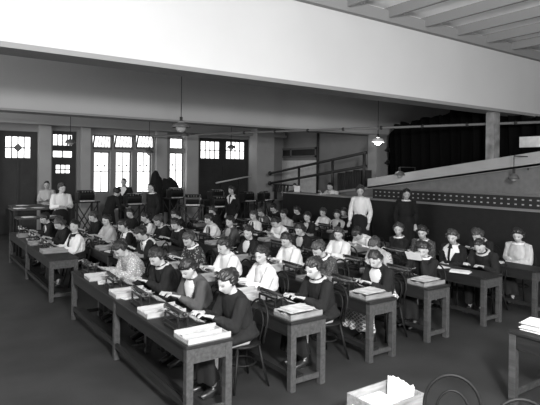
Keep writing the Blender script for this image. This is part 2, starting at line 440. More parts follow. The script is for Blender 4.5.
POSES = {
    'type1': dict(lean=14, pitch=24, yaw=4), 'type2': dict(lean=18, pitch=34, yaw=10),
    'type3': dict(lean=9, pitch=14, yaw=26), 'type4': dict(lean=22, pitch=38, yaw=-6, lh=(-.12, .42, .80), rh=(.08, .40, .80)),
    'look': dict(lean=4, pitch=2, yaw=42, lh=(-.10, .34, .73), rh=(.10, .36, .73)),
    'lap': dict(lean=5, pitch=16, yaw=18, lh=(-.05, .26, .66), rh=(.06, .24, .67)),
    'write': dict(lean=24, pitch=44, yaw=8, lh=(-.14, .40, .735), rh=(.10, .42, .74)),
    'read': dict(lean=6, pitch=26, yaw=22, lh=(-.10, .23, .96), rh=(.09, .23, .96)),
    'bend': dict(lean=40, pitch=60, yaw=0, lh=(-.13, .44, .735), rh=(.11, .44, .735)),
    'fold': dict(lean=6, pitch=8, yaw=30, lh=(.10, .20, .74), rh=(-.08, .22, .76)),
    'stand': dict(seated=False, lean=4, pitch=10, yaw=0, lh=(-.21, .06, .82), rh=(.21, .04, .81)),
    'standhand': dict(seated=False, lean=6, pitch=14, yaw=25, lh=(-.21, .03, .84), rh=(.22, .14, .88)),
    'standread': dict(seated=False, lean=4, pitch=12, yaw=10, lh=(-.10, .28, 1.12), rh=(.10, .28, 1.12)),
    'counterlean': dict(seated=False, lean=12, pitch=22, yaw=0, lh=(-.18, .40, 1.335), rh=(.16, .40, 1.335)),
    'standbend': dict(seated=False, lean=26, pitch=28, yaw=0, lh=(-.15, .44, 1.04), rh=(.15, .44, 1.04)),
}
SK, BODY, CL = {}, {}, {}
def getsk(p):
    if p not in SK: SK[p] = skel(**POSES[p]); BODY[p] = body_mesh(SK[p], 'person_body')
    return SK[p]
def getm(p, key, fn):
    if (p, key) not in CL: CL[(p, key)] = fn()
    return CL[(p, key)]
def fullb(top, male, k): return top in ('white', 'light', 'stripe', 'lace') and not male and k['seated']
def person(x, y, face, pose, top, bottom, hair, hairm, label, extras=(), sc=1.0, z=0, group=None, male=False, wd=1.0):
    k = getsk(pose)
    b = use('person', BODY[pose], None, None, (x, y, z), face - PI / 2); b.scale = (sc * wd, sc, sc)
    tag(b, label, 'person', group)
    use('blouse' if not male else 'jacket', getm(pose, 'bl' + ('f' if fullb(top, male, k) else 'n'), lambda: blouse_mesh(k, 1.13 if fullb(top, male, k) else 1.03)), b, [CLOTH[top]])
    use('skirt' if not male else 'trousers', getm(pose, 'tr' if male else 'sk', lambda: skirt_mesh(k, male)), b, [CLOTH[bottom]])
    h = use('hair', HAIRS[hair], b, [dict(d=HAIRD, b=HAIRB, f=HAIRF)[hairm]]); h.matrix_local = k['head']
    for (e, m_) in extras:
        if e == 'ribbon': r = use('hair_ribbon', RIB, b, [CLOTH[m_]]); r.matrix_local = k['head']
        elif e == 'sheet':
            lh, rh = k['arm-1'][2], k['arm1'][2]; c = (lh + rh) / 2 + Vector((0, .13, .03))
            continue
        else:
            nm = {'vee': 'blouse_front', 'sailor': 'sailor_collar', 'tie': 'necktie', 'band': 'collar_band', 'vest': 'vest', 'straps': 'shoulder_straps', 'collar': 'wide_collar'}[e]
            use(nm, getm(pose, e + str(fullb(top, male, k)), lambda e=e: patch(k, PATCH[e], off=(.022 if fullb(top, male, k) else .014))), b, [CLOTH[m_]])
    if z == 0:
        for i, (hh, kn, an) in enumerate(k['legs']):
            s = use('shoe', SHOEM, b, [SHOE]); s.location = (an.x, an.y, .101)
    return b
def sit(x, y, turn, pose, top, bottom, hair, hairm, label, extras=(), sc=.97, ch='', male=False, chl=None):
    """x,y = under the head; the sitter faces the typing table (-X)"""
    a = PI + R(turn); off = getsk(pose)['head'].translation.y * sc
    px, py = x - math.cos(a) * off, y - math.sin(a) * off
    b = person(px, py, a, pose, top, bottom, hair, hairm, label.replace('|', ''), extras, sc, male=male); label = label.split('|')[0].strip()
    chair(px, py, a - PI / 2, 'bentwood chair under the ' + label)
    return b

for _p in POSES: getsk(_p)
for _p in POSES:
    k = SK[_p]
    if k['seated']: getm(_p, 'blf', lambda: blouse_mesh(k, 1.13))
    if _p not in ('counterlean',): getm(_p, 'bln', lambda: blouse_mesh(k, 1.03))
    if _p not in ('counterlean', 'standread'): getm(_p, 'sk', lambda: skirt_mesh(k, False))
    if _p in ('write', 'stand', 'standread', 'counterlean'): getm(_p, 'tr', lambda: skirt_mesh(k, True))

# ------------------------------------------------------------------ the room
YW = 18.0      # far wall
XR = 13.3      # right wall
X0, Y0 = -4.0, -4.5
ZC = 5.34
g = G().box(X0, 21, Y0, YW + .3, -.1, 0); struct(g.build('floor', FLOOR), 'dark worn board floor')
g = G().box(X0, 21, Y0, YW + .3, ZC, ZC + .1); ceil = struct(g.build('ceiling', CEILM), 'whitewashed ceiling with parallel joists')
for x in [a * 1.1 - 3.4 for a in range(15)]:
    G().box(x, x + .07, Y0, 7.0, 5.14, ZC).build('joist', TRIM, ceil)
struct(G().box(X0 - .2, X0, Y0, YW + .3, 0, ZC).build('wall_left', WALLG))

def grid_wall(xs, zs, holes, y0, y1, g, mi=0):
    X = sorted(set(xs + [h[0] for h in holes] + [h[1] for h in holes])); Z = sorted(set(zs + [h[2] for h in holes] + [h[3] for h in holes]))
    for j in range(len(Z) - 1):
        run = None
        for i in range(len(X) - 1):
            cx, cz = (X[i] + X[i + 1]) / 2, (Z[j] + Z[j + 1]) / 2
            inh = any(h[0] < cx < h[1] and h[2] < cz < h[3] for h in holes)
            if not inh: run = (run[0], X[i + 1]) if run else (X[i], X[i + 1])
            if (inh or i == len(X) - 2) and run: g.box(run[0], run[1], y0, y1, Z[j], Z[j + 1], mi); run = None
    return g
def rect(u0, u1, v0, v1, Y=YW):
    um, vm = (u0 + u1) / 2, (v0 + v1) / 2
    return (onY(u0, vm, Y)[0], onY(u1, vm, Y)[0], onY(um, v1, Y)[1], onY(um, v0, Y)[1])

# openings of the far wall (x0, x1, z0, z1)
door_l = list(rect(-2, 38, 131, 190)); door_l[2] = 0
door_m = list(rect(52, 77, 131, 190)); door_m[2] = 0
door_r = list(rect(199, 250, 138.5, 190)); door_r[2] = 0
win = []
for (a, b) in ((92.5, 113), (114, 134.5), (136, 155.5)): win.append(rect(a, b, 134.5, 149.5))
for (a, b) in ((94, 110.5), (116, 132), (137.5, 152)): win.append(rect(a, b, 151.5, 193))
win.append(rect(170, 185, 137.5, 149)); win.append(rect(170, 184.5, 152.5, 189))
ZTOP = win[0][3]
win = [(w[0], w[1], w[2], w[3]) for w in win]
g = grid_wall([X0, XR], [0, ZC], [tuple(door_l), tuple(door_m), tuple(door_r)] + win, YW, YW + .3, G())
struct(g.build('wall_back', WALLG), 'grey far wall with windows')
def pil(u0, u1, m, name, dep=.18, ztop=3.5):
    a = rect(u0, u1, 140, 150, YW - dep)
    return struct(G().box(a[0], a[1], YW - dep, YW, 0, ztop).build(name, m))
n = 1
for (a, b) in ((39, 51), (81.5, 90.5), (156.5, 167), (187, 198)):
    pil(a, b, WALLL, 'trim_%d' % n); n += 1
a = rect(257, 274, 140, 150, YW - .6); struct(G().box(a[0], a[1], YW - .6, YW, 0, 4.0).build('trim_%d' % n, WALLL), 'square pale column at the corner of the far wall'); n += 1
z = onY(125, 129.5, YW)[1]
struct(G().box(X0, XR, YW - .25, YW, z, z + .09).box(X0, XR, YW - .12, YW, z + .09, ZC).build('trim_%d' % n, [BEAMG]), 'lintel band over the far windows'); n += 1

def window(i, r, nx, nz, y=YW, bar=.03, deep=.12, extra=None, lab=None):
    x0, x1, z0, z1 = r; g = G(); f = .045
    for a, b, c, d in ((x0, x1, z0, z0 + f), (x0, x1, z1 - f, z1), (x0, x0 + f, z0 + f, z1 - f), (x1 - f, x1, z0 + f, z1 - f)): g.box(a, b, y + deep, y + deep + .06, c, d)
    xs = nx if isinstance(nx, list) else [(k + 1) / (nx) for k in range(nx - 1)]; zs = nz if isinstance(nz, list) else [(k + 1) / (nz) for k in range(nz - 1)]
    for t in xs: g.box(x0 + (x1 - x0) * t - bar / 2, x0 + (x1 - x0) * t + bar / 2, y + deep + .01, y + deep + .05, z0 + f, z1 - f)
    for t in zs: g.box(x0 + f, x1 - f, y + deep + .012, y + deep + .048, z0 + (z1 - z0) * t - bar / 2, z0 + (z1 - z0) * t + bar / 2)
    if extra: extra(g, r, y + deep)
    o = struct(g.build('window_%d' % i, FRAME), lab)
    G().box(x0 + f, x1 - f, y + deep + .03, y + deep + .036, z0 + f, z1 - f).build('pane', GLOW, o)
    return o
wi = 1
def dots(g, r, y):
    x0, x1, z0, z1 = r
    for t in (.27, .73): g.ell((x0 + (x1 - x0) * t, y + .01, z0 + (z1 - z0) * .66), (.035, .015, .045), 8, 6)
for k, w in enumerate(win):
    if k < 3 or k == 6:
        o = window(wi, w, 1 if k < 3 else 3, 1, bar=.02, deep=.2)
        if k < 3:   # sash tilted open into the room
            x0, x1, z0, z1 = w; s = G(); W = x1 - x0; H = z1 - z0
            T = Matrix.Translation((x0, YW + .12, z0 + .04)) @ Euler((R(24), 0, 0)).to_matrix().to_4x4()
            for a in ((.02, W - .02, 0, .05), (.02, W - .02, H * .86, H * .86 + .05), (.02, .07, 0, H * .9), (W - .07, W - .02, 0, H * .9)): s.box(a[0], a[1], -.02, .02, a[2], a[3], 0, T)
            for t in (.28, .44, .6, .76): s.box(W * t - .012, W * t + .012, -.01, .01, .05, H * .86, 0, T)
            s.build('open_sash', FRAME, o)
    else: window(wi, w, 2, [.52], bar=.03, extra=dots, deep=.14)
    wi += 1
def door_with(i, r, holes, nxz, y=YW, extra=None, lab=None):
    x0, x1, z0, z1 = r
    g = grid_wall([x0, x1], [0.0, z1], holes, y + .16, y + .24, G())
    for h in holes:
        pass
    for t in (.0, .48, .94): g.box(x0 + (x1 - x0) * t, x0 + (x1 - x0) * (t + .05), y + .13, y + .16, .05, min(h[2] for h in holes) - .1)
    d = struct(g.build('door_%d' % i, DOORD), lab)
    for h, (nx, nz) in zip(holes, nxz):
        q = G(); a0, a1, b0, b1 = h
        for k in range(1, nx): q.box(a0 + (a1 - a0) * k / nx - .018, a0 + (a1 - a0) * k / nx + .018, y + .17, y + .2, b0, b1)
        for k in range(1, nz): q.box(a0, a1, y + .172, y + .198, b0 + (b1 - b0) * k / nz - .018, b0 + (b1 - b0) * k / nz + .018)
        if extra: extra(q, h, y + .165)
        q.box(a0, a1, y + .17, y + .2, b0, b0 + .03).build('glazing_bars', FRAME, d)
        G().box(a0, a1, y + .2, y + .206, b0, b1).build('pane', GLOW, d)
    return d
def diamond(q, h, y):
    cx, cz = (h[0] + h[1]) / 2, (h[2] + h[3]) / 2; s = .14
    q.add([(cx - s, y, cz), (cx, y, cz - s), (cx + s, y, cz), (cx, y, cz + s), (cx - s, y + .02, cz), (cx, y + .02, cz - s), (cx + s, y + .02, cz), (cx, y + .02, cz + s)],
          [(0, 1, 2, 3), (7, 6, 5, 4), (0, 4, 5, 1), (1, 5, 6, 2), (2, 6, 7, 3), (3, 7, 4, 0)])
door_with(1, door_l, [rect(6, 31, 136.5, 158.5)], [(4, 2)], extra=diamond, lab='dark garage door with diamond glazed light')
door_with(2, door_m, [rect(54, 73, 134.5, 146), rect(54, 73, 151, 158), rect(57, 71, 165, 174)], [(4, 1), (2, 1), (3, 2)], lab='dark door with three rows of lights')
door_with(3, door_r, [rect(202.5, 221, 141.5, 159), rect(228, 246, 142, 159.5)], [(4, 2), (4, 2)], lab='wide dark garage door with two glazed lights')

# right wall, ramp and opening
g = G()
yp = 12.9
g.box(XR, XR + .3, yp, YW + .3, 0, ZC); struct(g.build('wall_right', WALLG), 'grey right wall behind the ramp')
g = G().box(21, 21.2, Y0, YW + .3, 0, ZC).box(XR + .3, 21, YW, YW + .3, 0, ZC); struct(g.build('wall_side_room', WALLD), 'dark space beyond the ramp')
# white board wall panel and framed panel on the right wall
ya, za = onX(275, 161, XR); yb, zb = onX(317, 160, XR)
G().box(XR - .05, XR, yb, ya, 1.2, (za + zb) / 2).box(XR - .07, XR, yb, ya, (za + zb) / 2, (za + zb) / 2 + .05)
board = tag(G().box(XR - .05, XR - .002, yb, ya, 1.0, (za + zb) / 2).build('wall_board', mat('pale_board', .70, .8, var=.1)), 'large pale board on the wall behind the railings at left', 'board')
c = onX(278, 158, XR)[1]; d = onX(317, 147, XR)[1]
g = G()
for yy in (yb, (ya + yb) / 2 + .2, ya - .08): g.box(XR - .06, XR - .02, yy, yy + .08, c, d)
g.box(XR - .06, XR - .02, yb, ya, c, c + .08).box(XR - .06, XR - .02, yb, ya, d - .08, d)
fp = tag(g.build('framed_panel', FRAME), 'dark framed panel above the pale board', 'panel')
G().box(XR - .03, XR - .002, yb, ya, c, d).build('infill', DOORD, fp)
ya, _ = onX(319, 150, XR); tag(G().tube([(XR - .08, ya, .0), (XR - .08, ya, ZC - .01)], .045, 8).build('downpipe', IRON, smooth=True), 'dark vertical pipe on the grey right wall beside the board', 'pipe')

XP = 11.2      # ramp parapet plane
def ramp_top(y): return 1.93 + (10.72 - y) * .138
def ramp_low(y): return 1.64 + (10.72 - y) * .134
y_a, y_b = 17.6, 2.5
g = G()
pr = [(XP, y_a, max(.02, ramp_low(y_a))), (XP + .3, y_a, max(.02, ramp_low(y_a))), (XP, y_a, ramp_top(y_a)), (XP + .3, y_a, ramp_top(y_a)),
      (XP, y_b, ramp_low(y_b)), (XP + .3, y_b, ramp_low(y_b)), (XP, y_b, ramp_top(y_b)), (XP + .3, y_b, ramp_top(y_b))]
F6 = [(0, 1, 3, 2), (4, 6, 7, 5), (0, 4, 5, 1), (2, 3, 7, 6), (0, 2, 6, 4), (1, 5, 7, 3)]
yq = 10.9
def slab(y1, y2, x1, x2, f1, f2):
    return [(x1, y1, f1(y1)), (x2, y1, f1(y1)), (x1, y1, f2(y1)), (x2, y1, f2(y1)), (x1, y2, f1(y2)), (x2, y2, f1(y2)), (x1, y2, f2(y2)), (x2, y2, f2(y2))]
ramp = struct(G().add(slab(yq, y_b, XP, XP + .28, ramp_low, ramp_top), F6).build('trim_20', WALLL), 'pale sloping parapet of the ramp')
rs = struct(G().add(slab(y_a, y_b, XP + .0, XR, lambda y: max(.0, ramp_low(y) - .02), lambda y: ramp_low(y) + .05), F6).build('trim_21', WALLG), 'sloping ramp deck')
struct(G().add(slab(y_a, y_b, XP + .08, XP + .2, lambda y: 0, lambda y: ramp_low(y) - .02), F6).build('trim_22', mat('ramp_wall', .15, .85, var=.1)), 'grey wall under the ramp')
# railings of the lower ramp
g0 = empty('ramp_railing', (XP + .1, yq, 0))
tag(g0, 'dark two-rail pipe railing climbing the lower ramp towards the lit pillar', 'railing')
def rail(u0, v0, u1, v1): 
    a = onX(u0, v0, XP + .1); b = onX(u1, v1, XP + .1); return (XP + .1, a[0], a[1]), (XP + .1, b[0], b[1])
for nm, q in (('top_rail', (270, 173.3, 366, 152.5)), ('lower_rail', (270, 183.3, 366, 166))):
    a, b = rail(*q); o = G().tube([a, b], .045, 8).ell(a, .085, 8, 6).build(nm, IRON, g0, True); o.matrix_parent_inverse = Matrix.Translation(-g0.location)
for u in (299, 332.5, 364):
    y, zt = onX(u, 173.3 - (u - 270) * .2167, XP + .1)
    o = G().tube([(XP + .1, y, ramp_low(y) + .03), (XP + .1, y, zt)], .045, 8).build('post', IRON, g0, True); o.matrix_parent_inverse = Matrix.Translation(-g0.location)
a = onY(216, 183, YW - .25); b = onY(257, 175, YW - .25)
q = empty('handrail', (a[0], YW - .25, 0)); tag(q, 'pale slanting handrail in front of the wide dark garage door', 'railing')
o = G().tube([(0, 0, a[1]), (b[0] - a[0], 0, b[1])], .03, 8).build('rail', mat('lit_rail', .5, .5), q, True)  # light caught along the rail is put into its pale colour
for t in (.12, .55, .97): G().tube([((b[0] - a[0]) * t, 0, 0.0), ((b[0] - a[0]) * t, 0, a[1] + (b[1] - a[1]) * t)], .025, 8).build('post', IRON, q, True)

# beams and pillars
BY = 7.0
def Zb(u, v): return onY(u, v, BY)[1]
zb_, zt_ = 3.6, 5.08
struct(G().box(X0, 21, BY, BY + .38, zb_ + .06, ZC).build('trim_30', BEAMW), 'deep whitewashed ceiling beam')
struct(G().box(X0, 21, BY - .05, BY + .44, zb_, zb_ + .07).build('trim_31', TRIM), 'moulding along the bottom of the beam')
struct(G().box(X0, 21, BY - .12, BY, zt_ - .02, zt_ + .20).build('trim_32', mat('grey_trim', .26, .8)), 'moulding along the top of the beam')
B2 = 12.6
struct(G().box(X0, 21, B2, B2 + .5, 3.44, ZC).build('trim_33', BEAMG), 'second grey ceiling beam')
struct(G().box(X0, 21, B2 - .03, B2 + .53, 3.39, 3.44).build('trim_34', TRIM), 'lower edge of the second beam')
t0 = rect(369.5, 390, 140, 150, B2 - .3)
pz = empty('pillar', (13.05, B2 - .3, 0)); struct(pz, 'square pale pillar behind the lit lamp'); 
pw = .6
o = G().box(0, pw, 0, .4, 0, 3.39).build('shaft', WALLL, pz)
pz.name = 'trim_35'
g = G()
for v in (150, 162.5):
    zz = onY(389, v, B2 - .3)[1]; g.tube([(pw * .9, -.02, zz), (pw * .9, -.16, zz)], .09, 10, ref=(1, 0, 0)).tube([(pw * .9 - .2, -.1, zz - .02), (pw * .9, -.1, zz)], .04, 6)
g.build('pipe_valves', IRON, pz, True)
x1 = onY(487, 140, BY)[0]; x2 = onY(500, 140, BY)[0]
struct(G().box(x1 + .36, x1 + .60, BY + .05, BY + .27, 0, zb_).build('trim_36', mat('stained_pillar', .22, .9, var=.45, scale=4)), 'second pale pillar beside the ramp')
print('pillar2', x1, x2, 'pillar1', t0)
# heating pipe
pa, pb = Vector((6.9, 17.2, 3.28)), Vector((12.5, 5.5, 3.34))
hp = tag(G().tube([pa, pb], .032, 8).build('ceiling_pipe', mat('pale_pipe', .16, .5), smooth=True), 'long pale pipe running under the beams to the right edge', 'pipe')
for k in range(9): G().ell(pa.lerp(pb, .3 + k * .085), .052, 8, 6).build('coupling', IRON, hp, True)
# dark curtain mass in the opening
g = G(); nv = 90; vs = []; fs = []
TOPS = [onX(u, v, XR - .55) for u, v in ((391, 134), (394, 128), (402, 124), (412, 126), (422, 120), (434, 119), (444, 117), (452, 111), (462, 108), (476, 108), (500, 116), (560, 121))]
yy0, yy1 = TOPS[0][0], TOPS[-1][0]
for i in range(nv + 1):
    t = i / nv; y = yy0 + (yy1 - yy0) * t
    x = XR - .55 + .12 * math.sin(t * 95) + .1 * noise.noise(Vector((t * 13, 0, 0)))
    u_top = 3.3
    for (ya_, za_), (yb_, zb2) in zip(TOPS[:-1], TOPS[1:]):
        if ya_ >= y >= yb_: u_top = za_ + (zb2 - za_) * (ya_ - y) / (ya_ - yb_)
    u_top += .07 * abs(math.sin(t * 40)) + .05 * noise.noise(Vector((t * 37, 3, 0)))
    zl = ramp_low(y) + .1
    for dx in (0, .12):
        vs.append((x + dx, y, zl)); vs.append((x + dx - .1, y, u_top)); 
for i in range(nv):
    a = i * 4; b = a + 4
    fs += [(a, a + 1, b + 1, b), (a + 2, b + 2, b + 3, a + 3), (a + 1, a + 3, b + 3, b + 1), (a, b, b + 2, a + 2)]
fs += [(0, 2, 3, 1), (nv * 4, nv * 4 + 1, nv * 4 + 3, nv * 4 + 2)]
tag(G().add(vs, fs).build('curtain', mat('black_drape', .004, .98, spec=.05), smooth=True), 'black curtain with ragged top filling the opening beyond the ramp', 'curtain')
# pale board at the far right end, on the ramp
a = onX(519, 147.5, XR - .8); b = onX(536, 137, XR - .8)
tag(G().box(XR - .8, XR - .76, b[0] - .6, a[0], a[1], b[1] + .02).build('notice_board', mat('pale_board', .34)), 'pale board standing at the top of the ramp at right edge', 'board')
for k, u in enumerate((345, 353, 361)):
    y, _ = onX(u, 170, XP + .7); zl = ramp_low(y) + .06
    c = empty('crate', (XP + .5, y - .18, zl)); tag(c, ['dark slatted crate on the ramp, furthest from the pillar', 'dark slatted crate on the ramp, middle of three', 'dark slatted crate on the ramp, next to the lit pillar'][k], 'crate', 'crates behind the railing')
    G().box(0, .5, 0, .33, 0, .62).build('body', mat('dark_crate', .05, .7, var=.3), c)
    gg = G(); [gg.box(-.02, 0, 0.02 + j * .075, .06 + j * .075, 0.02, .6) for j in range(4)]; gg.build('slats', IRON, c)
# partition with a row of square openings
XS = 10.2
part = empty('partition', (XS, 9.75, 0)); tag(part, 'long dark partition topped by a band of small square holes, behind the seated women', 'partition')
struct(part)
del part['category']; part.name = 'trim_40'
G().box(0, .12, -6.5, 0, 0, 1.36).build('panelling', mat('dark_partition', .010, .6, var=.2), part)
G().box(-.05, .2, -6.5, 0, 1.36, 1.41).build('ledge', mat('partition_ledge', .16, .6), part)
G().box(.02, .1, -6.5, 0, 1.41, 1.66).build('band', mat('band', .012, .5), part)
G().box(0, .14, -6.5, 0, 1.66, 1.70).build('cap_rail', mat('cap_rail', .12, .6), part)
g = G(); k = 0
while k * .155 < 6.4:
    for zz in (1.475, 1.575): g.box(.010, .02, -.1 - k * .155 - .045, -.1 - k * .155, zz, zz + .028)
    k += 1
g.build('square_holes', mat('pale_squares', .30, .6), part)
cn = empty('counter', (XS, 9.8, 0)); tag(cn, 'long dark counter with a pale top, between the partition and far wall', 'counter')
G().box(0, .06, 0, 4.0, 0, 1.37).box(.06, .45, 3.94, 4.0, 0, 1.37).box(.06, .45, .0, .06, 0, 1.37).build('front', mat('dark_partition', .010), cn)
G().box(-.05, .48, 0, 4.04, 1.37, 1.41).build('counter_top', mat('counter_top', .22, .4), cn)

# hanging lamps
def lamp(x, y, z, w, label, lit=False, top=ZC, tilt=0, arm=0):
    o = empty('pendant_lamp', (x, y, z)); tag(o, label, 'lamp', 'pendant lamps')
    o.rotation_euler = (0, tilt, 0)
    s = mat('lamp_shade', .09, .4) if not lit else mat('pale_shade', .6, .5)
    G().lathe([(.02, .17), (.03, .12), (w * .35, .085), (w * .5, .0), (w * .5 - .01, 0.0), (w * .33, .075), (.02, .11)], n=20).build('lamp_shade', s, o, True)
    G().ell((0, 0, .02), (w * .27, w * .27, w * .3), 16, 10).build('globe', BULB if lit else mat('globe_glass', .35, .2), o, True)
    G().tube([(0, 0, .15), (0, 0, (top - z) if not tilt else .5)], .009, 6).build('cord', IRON, o, True)
    if arm: G().tube([(0, 0, top - z), (arm, 0, top - z), (arm, 0, top - z - .3)], .014, 6, ref=(0, 1, 0)).build('bracket', IRON, o, True)
    G().tube([(0, 0, .1), (0, 0, .22)], .03, 10).build('socket', IRON, o, True)
lamp(4.50, 9.60, 2.98, .40, 'large unlit hanging lamp above the middle rows of typists')
lamp(10.4, 9.75, 2.93, .36, 'lit hanging lamp with a bright globe in front of the pillar', True)
lamp(10.62, 9.17, 2.03, .30, 'dark hanging lamp against the ramp beside the pillar', top=2.25, arm=.62)
lamp(10.66, 6.05, 2.0, .24, 'dark hanging lamp on a long cord at the far right over the partition', top=2.5, arm=.58)
for (u, v, Y, lab) in ((70, 143, 16.5, 'hanging lamp in front of the dark door with three lights'), (149, 153, 16.5, 'small hanging lamp in front of the third tall window'), (231, 148, 16.5, 'small hanging lamp in front of the garage door light'), (184, 136, 15.5, 'small hanging lamp near the single tall window')):
    x, z = onY(u, v, Y); lamp(x, Y, z, .34, lab, top=ZC)
# rack with hooks
y, z = onX(273, 187, 12.2)
rk = empty('hook_rack', (12.0, 16.9, 1.52)); tag(rk, 'dark rack of hanging tools on the pale wall below the railing', 'rack')
G().box(0, .04, -1.7, 0, 0, .05).build('bar', IRON, rk)
for k in range(5): G().bar((.0, -.1 - k * .22, 0), (-.06, -.13 - k * .22, -.24), .07, .05).build('tool', IRON, rk)
for a in (-1.6, -.2): G().box(.0, .05, a, a + .1, -1.5, 0).build('post', IRON, rk)

# ------------------------------------------------------------------ furniture
TH = .68
def table(x, y, L, label, W=.45, nleg=3, grp='long oak typing tables', th=TH, foot=True):
    o = empty('typing_table', (x, y, 0)); tag(o, label, 'table', grp)
    G().box(0, W, 0, L, th - .028, th).build('tabletop', OAKTOP, o, bevel=.004)
    for a in (.015, W - .037): G().box(a, a + .022, .07, L - .07, th - .155, th - .028).build('long_apron', OAKTOP, o)
    for a in (.012, L - .034): G().box(.07, W - .07, a, a + .022, th - .155, th - .028).build('end_apron', OAK, o)
    for i in range(nleg):
        yy = .006 + (L - .077) * i / (nleg - 1)
        for xx in (.006, W - .071): G().box(xx, xx + .065, yy, yy + .065, 0, th - .03).build('leg', OAK, o, bevel=.004)
        G().box(.07, W - .07, yy + .02, yy + .045, .07, .12).build('stretcher', OAK, o)
    if foot:
        G().box(.012, .05, .03, L - .03, .14, .19).build('foot_rail', OAKTOP, o)
        G().box(.10, .18, .03, L - .03, .12, .145).build('foot_board', OAKTOP, o)
    return o
names_A = ['nearest', 'second', 'third', 'fourth', 'fifth', 'sixth']
TA = [(1.87, 3.84, 3.72), (3.0, 3.90, 3.72), (4.19, 4.02, 3.72), (5.30, 4.10, 3.7), (6.52, 4.10, 3.7), (7.60, 3.95, 3.8)]
labA = ['long oak typing table nearest the camera, its full side showing at lower left',
        'long oak typing table behind the nearest one, showing two end legs at bottom centre',
        'third typing table from the left in front, a plaid skirt showing under it',
        'fourth typing table from the left, the woman reading a white sheet sits at its end',
        'fifth typing table from the left, open papers on its dark end',
        'typing table at the right edge, beyond the open papers']
for (x, y, L), lb in zip(TA, labA): table(x, y, L, lb)
HB = [2.50, 3.40, 4.35, 5.40, 6.55, 7.60, 8.7]
labB = ['typing table at the left edge, its end legs showing behind the nearest table',
        'typing table in the rear bank, second from the left edge', 'typing table in the rear bank, third from the left edge',
        'typing table in the rear bank, middle of the seven', 'typing table in the rear bank, third from the dark counter',
        'typing table in the rear bank, second from the dark counter', 'typing table in the rear bank, alongside the dark counter']
for k, hx in enumerate(HB): table(hx - .69, 8.64 if k in (0,) else 8.55 if k < 6 else 8.95, 4.1 if k < 6 else 3.8, labB[k], grp='rear bank typing tables')
table(4.56, .7, 1.93, 'oak table at the lower right edge carrying papers', W=.75, nleg=2, foot=False, grp=None)

# typewriter prototype, keyboard towards -Y
def P(name, me, kids=(), mats=None): return (name, me, kids, mats)
def place(proto, parent):
    for (nm, me, kids, mats) in proto:
        o = use(nm, me, parent, mats)
        place(kids, o)
def tw_proto():
    g = G()
    g.box(-.15, .15, -.16, .14, .012, .028)
    for s in (-1, 1):
        g.box(s * .145 - .010, s * .145 + .010, -.16, .14, .028, .045)
        g.tube([(s * .145, -.15, .04), (s * .145, -.05, .07), (s * .145, .02, .125), (s * .145, .12, .13)], .010, 6)
        for yy in (.03, .12): g.bar((s * .145, yy, .03), (s * .145, yy, .13), .016)
        for sy in (-.14, .13): g.tube([(s * .13, sy, 0), (s * .13, sy, .02)], .015, 6)
    g.box(-.145, .145, .112, .128, .118, .14).box(-.145, .145, .112, .128, .028, .06).box(-.145, .145, .01, .03, .115, .13)
    frame = g.mesh('frame', [BLACK])
    g = G()
    for r in range(4):
        g.box(-.13, .13, -.152 + r * .03, -.148 + r * .03, .030 + r * .012, .045 + r * .012)
        for c in range(11):
            x = -.125 + c * .024 + r * .005; y = -.150 + r * .03; z = .045 + r * .014
            g.tube([(x, y, z - .004), (x, y, z + .005)], .009, 6)
    keys = g.mesh('keyboard', [KEYM])
    g = G()
    for c in range(15):
        a = PI * (.1 + .8 * c / 14); g.bar((.03 * math.cos(a), .03 - .02 * math.sin(a), .06), (.085 * math.cos(a), .03 - .075 * math.sin(a), .115), .005)
    g.tube([(.088 * math.cos(PI * c / 12), .03 - .08 * math.sin(PI * c / 12), .115) for c in range(13)], .006, 6, ref=(0, 0, 1))
    bas = g.mesh('typebar_basket', [NICKEL])
    g = G(); g.box(-.19, .19, .075, .105, .142, .152).box(-.192, -.182, .05, .12, .142, .178).box(.182, .192, .05, .12, .142, .178)
    car = g.mesh('carriage', [NICKEL])
    pl = G().tube([(-.182, .085, .172), (.182, .085, .172)], .017, 10, ref=(0, 1, 0)).mesh('platen', [RUBBER], True)
    kn = [G().tube([(s * .192, .085, .172), (s * .218, .085, .172)], .018, 8, ref=(0, 1, 0)).mesh('platen_knob', [BLACK], True) for s in (-1, 1)]
    lv = G().bar((-.19, .07, .165), (-.225, .0, .185), .008).mesh('return_lever', [NICKEL])
    sp = [G().tube([(s * .09, .045, .132), (s * .09, .045, .150)], .030, 12).mesh('ribbon_spool', [NICKEL], True) for s in (-1, 1)]
    return [P('frame', frame), P('keyboard', keys), P('typebar_basket', bas), P('ribbon_spool', sp[0]), P('ribbon_spool', sp[1]), P('carriage', car, [P('platen', pl), P('platen_knob', kn[0]), P('platen_knob', kn[1]), P('return_lever', lv)])]
TW = tw_proto()
shv = []
for i in range(9):
    t = i / 8; shv.append((0, .09 + .02 * math.cos(t * 3), .215 + .13 * t))
def sheet_mesh(name, w, pts, th=.0012, m=PAPER):
    g = G(); vs = []
    for (y, z) in pts:
        for x in (-w / 2, w / 2): vs += [(x, y, z), (x, y + th, z + th)]
    fs = []
    for i in range(len(pts) - 1):
        a = i * 4; b = a + 4; fs += [(a, a + 2, b + 2, b), (a + 1, b + 1, b + 3, a + 3), (a, b, b + 1, a + 1), (a + 2, a + 3, b + 3, b + 2)]
    fs += [(0, 1, 3, 2), (len(vs) - 4, len(vs) - 2, len(vs) - 1, len(vs) - 3)]
    return g.add(vs, fs).mesh(name, [m])
SHEET = sheet_mesh('paper_sheet', .20, [(.062, .180), (.070, .205), (.09, .235), (.12, .262), (.15, .275)])
NEEDS = []
def typewriter(x, y, lab, paper=False, rz=PI / 2):
    o = empty('typewriter', (x, y, TH), rz); tag(o, lab, 'typewriter', 'black typewriters on the typing tables')
    place(TW, o)
    if paper: use('paper_sheet', SHEET, o)
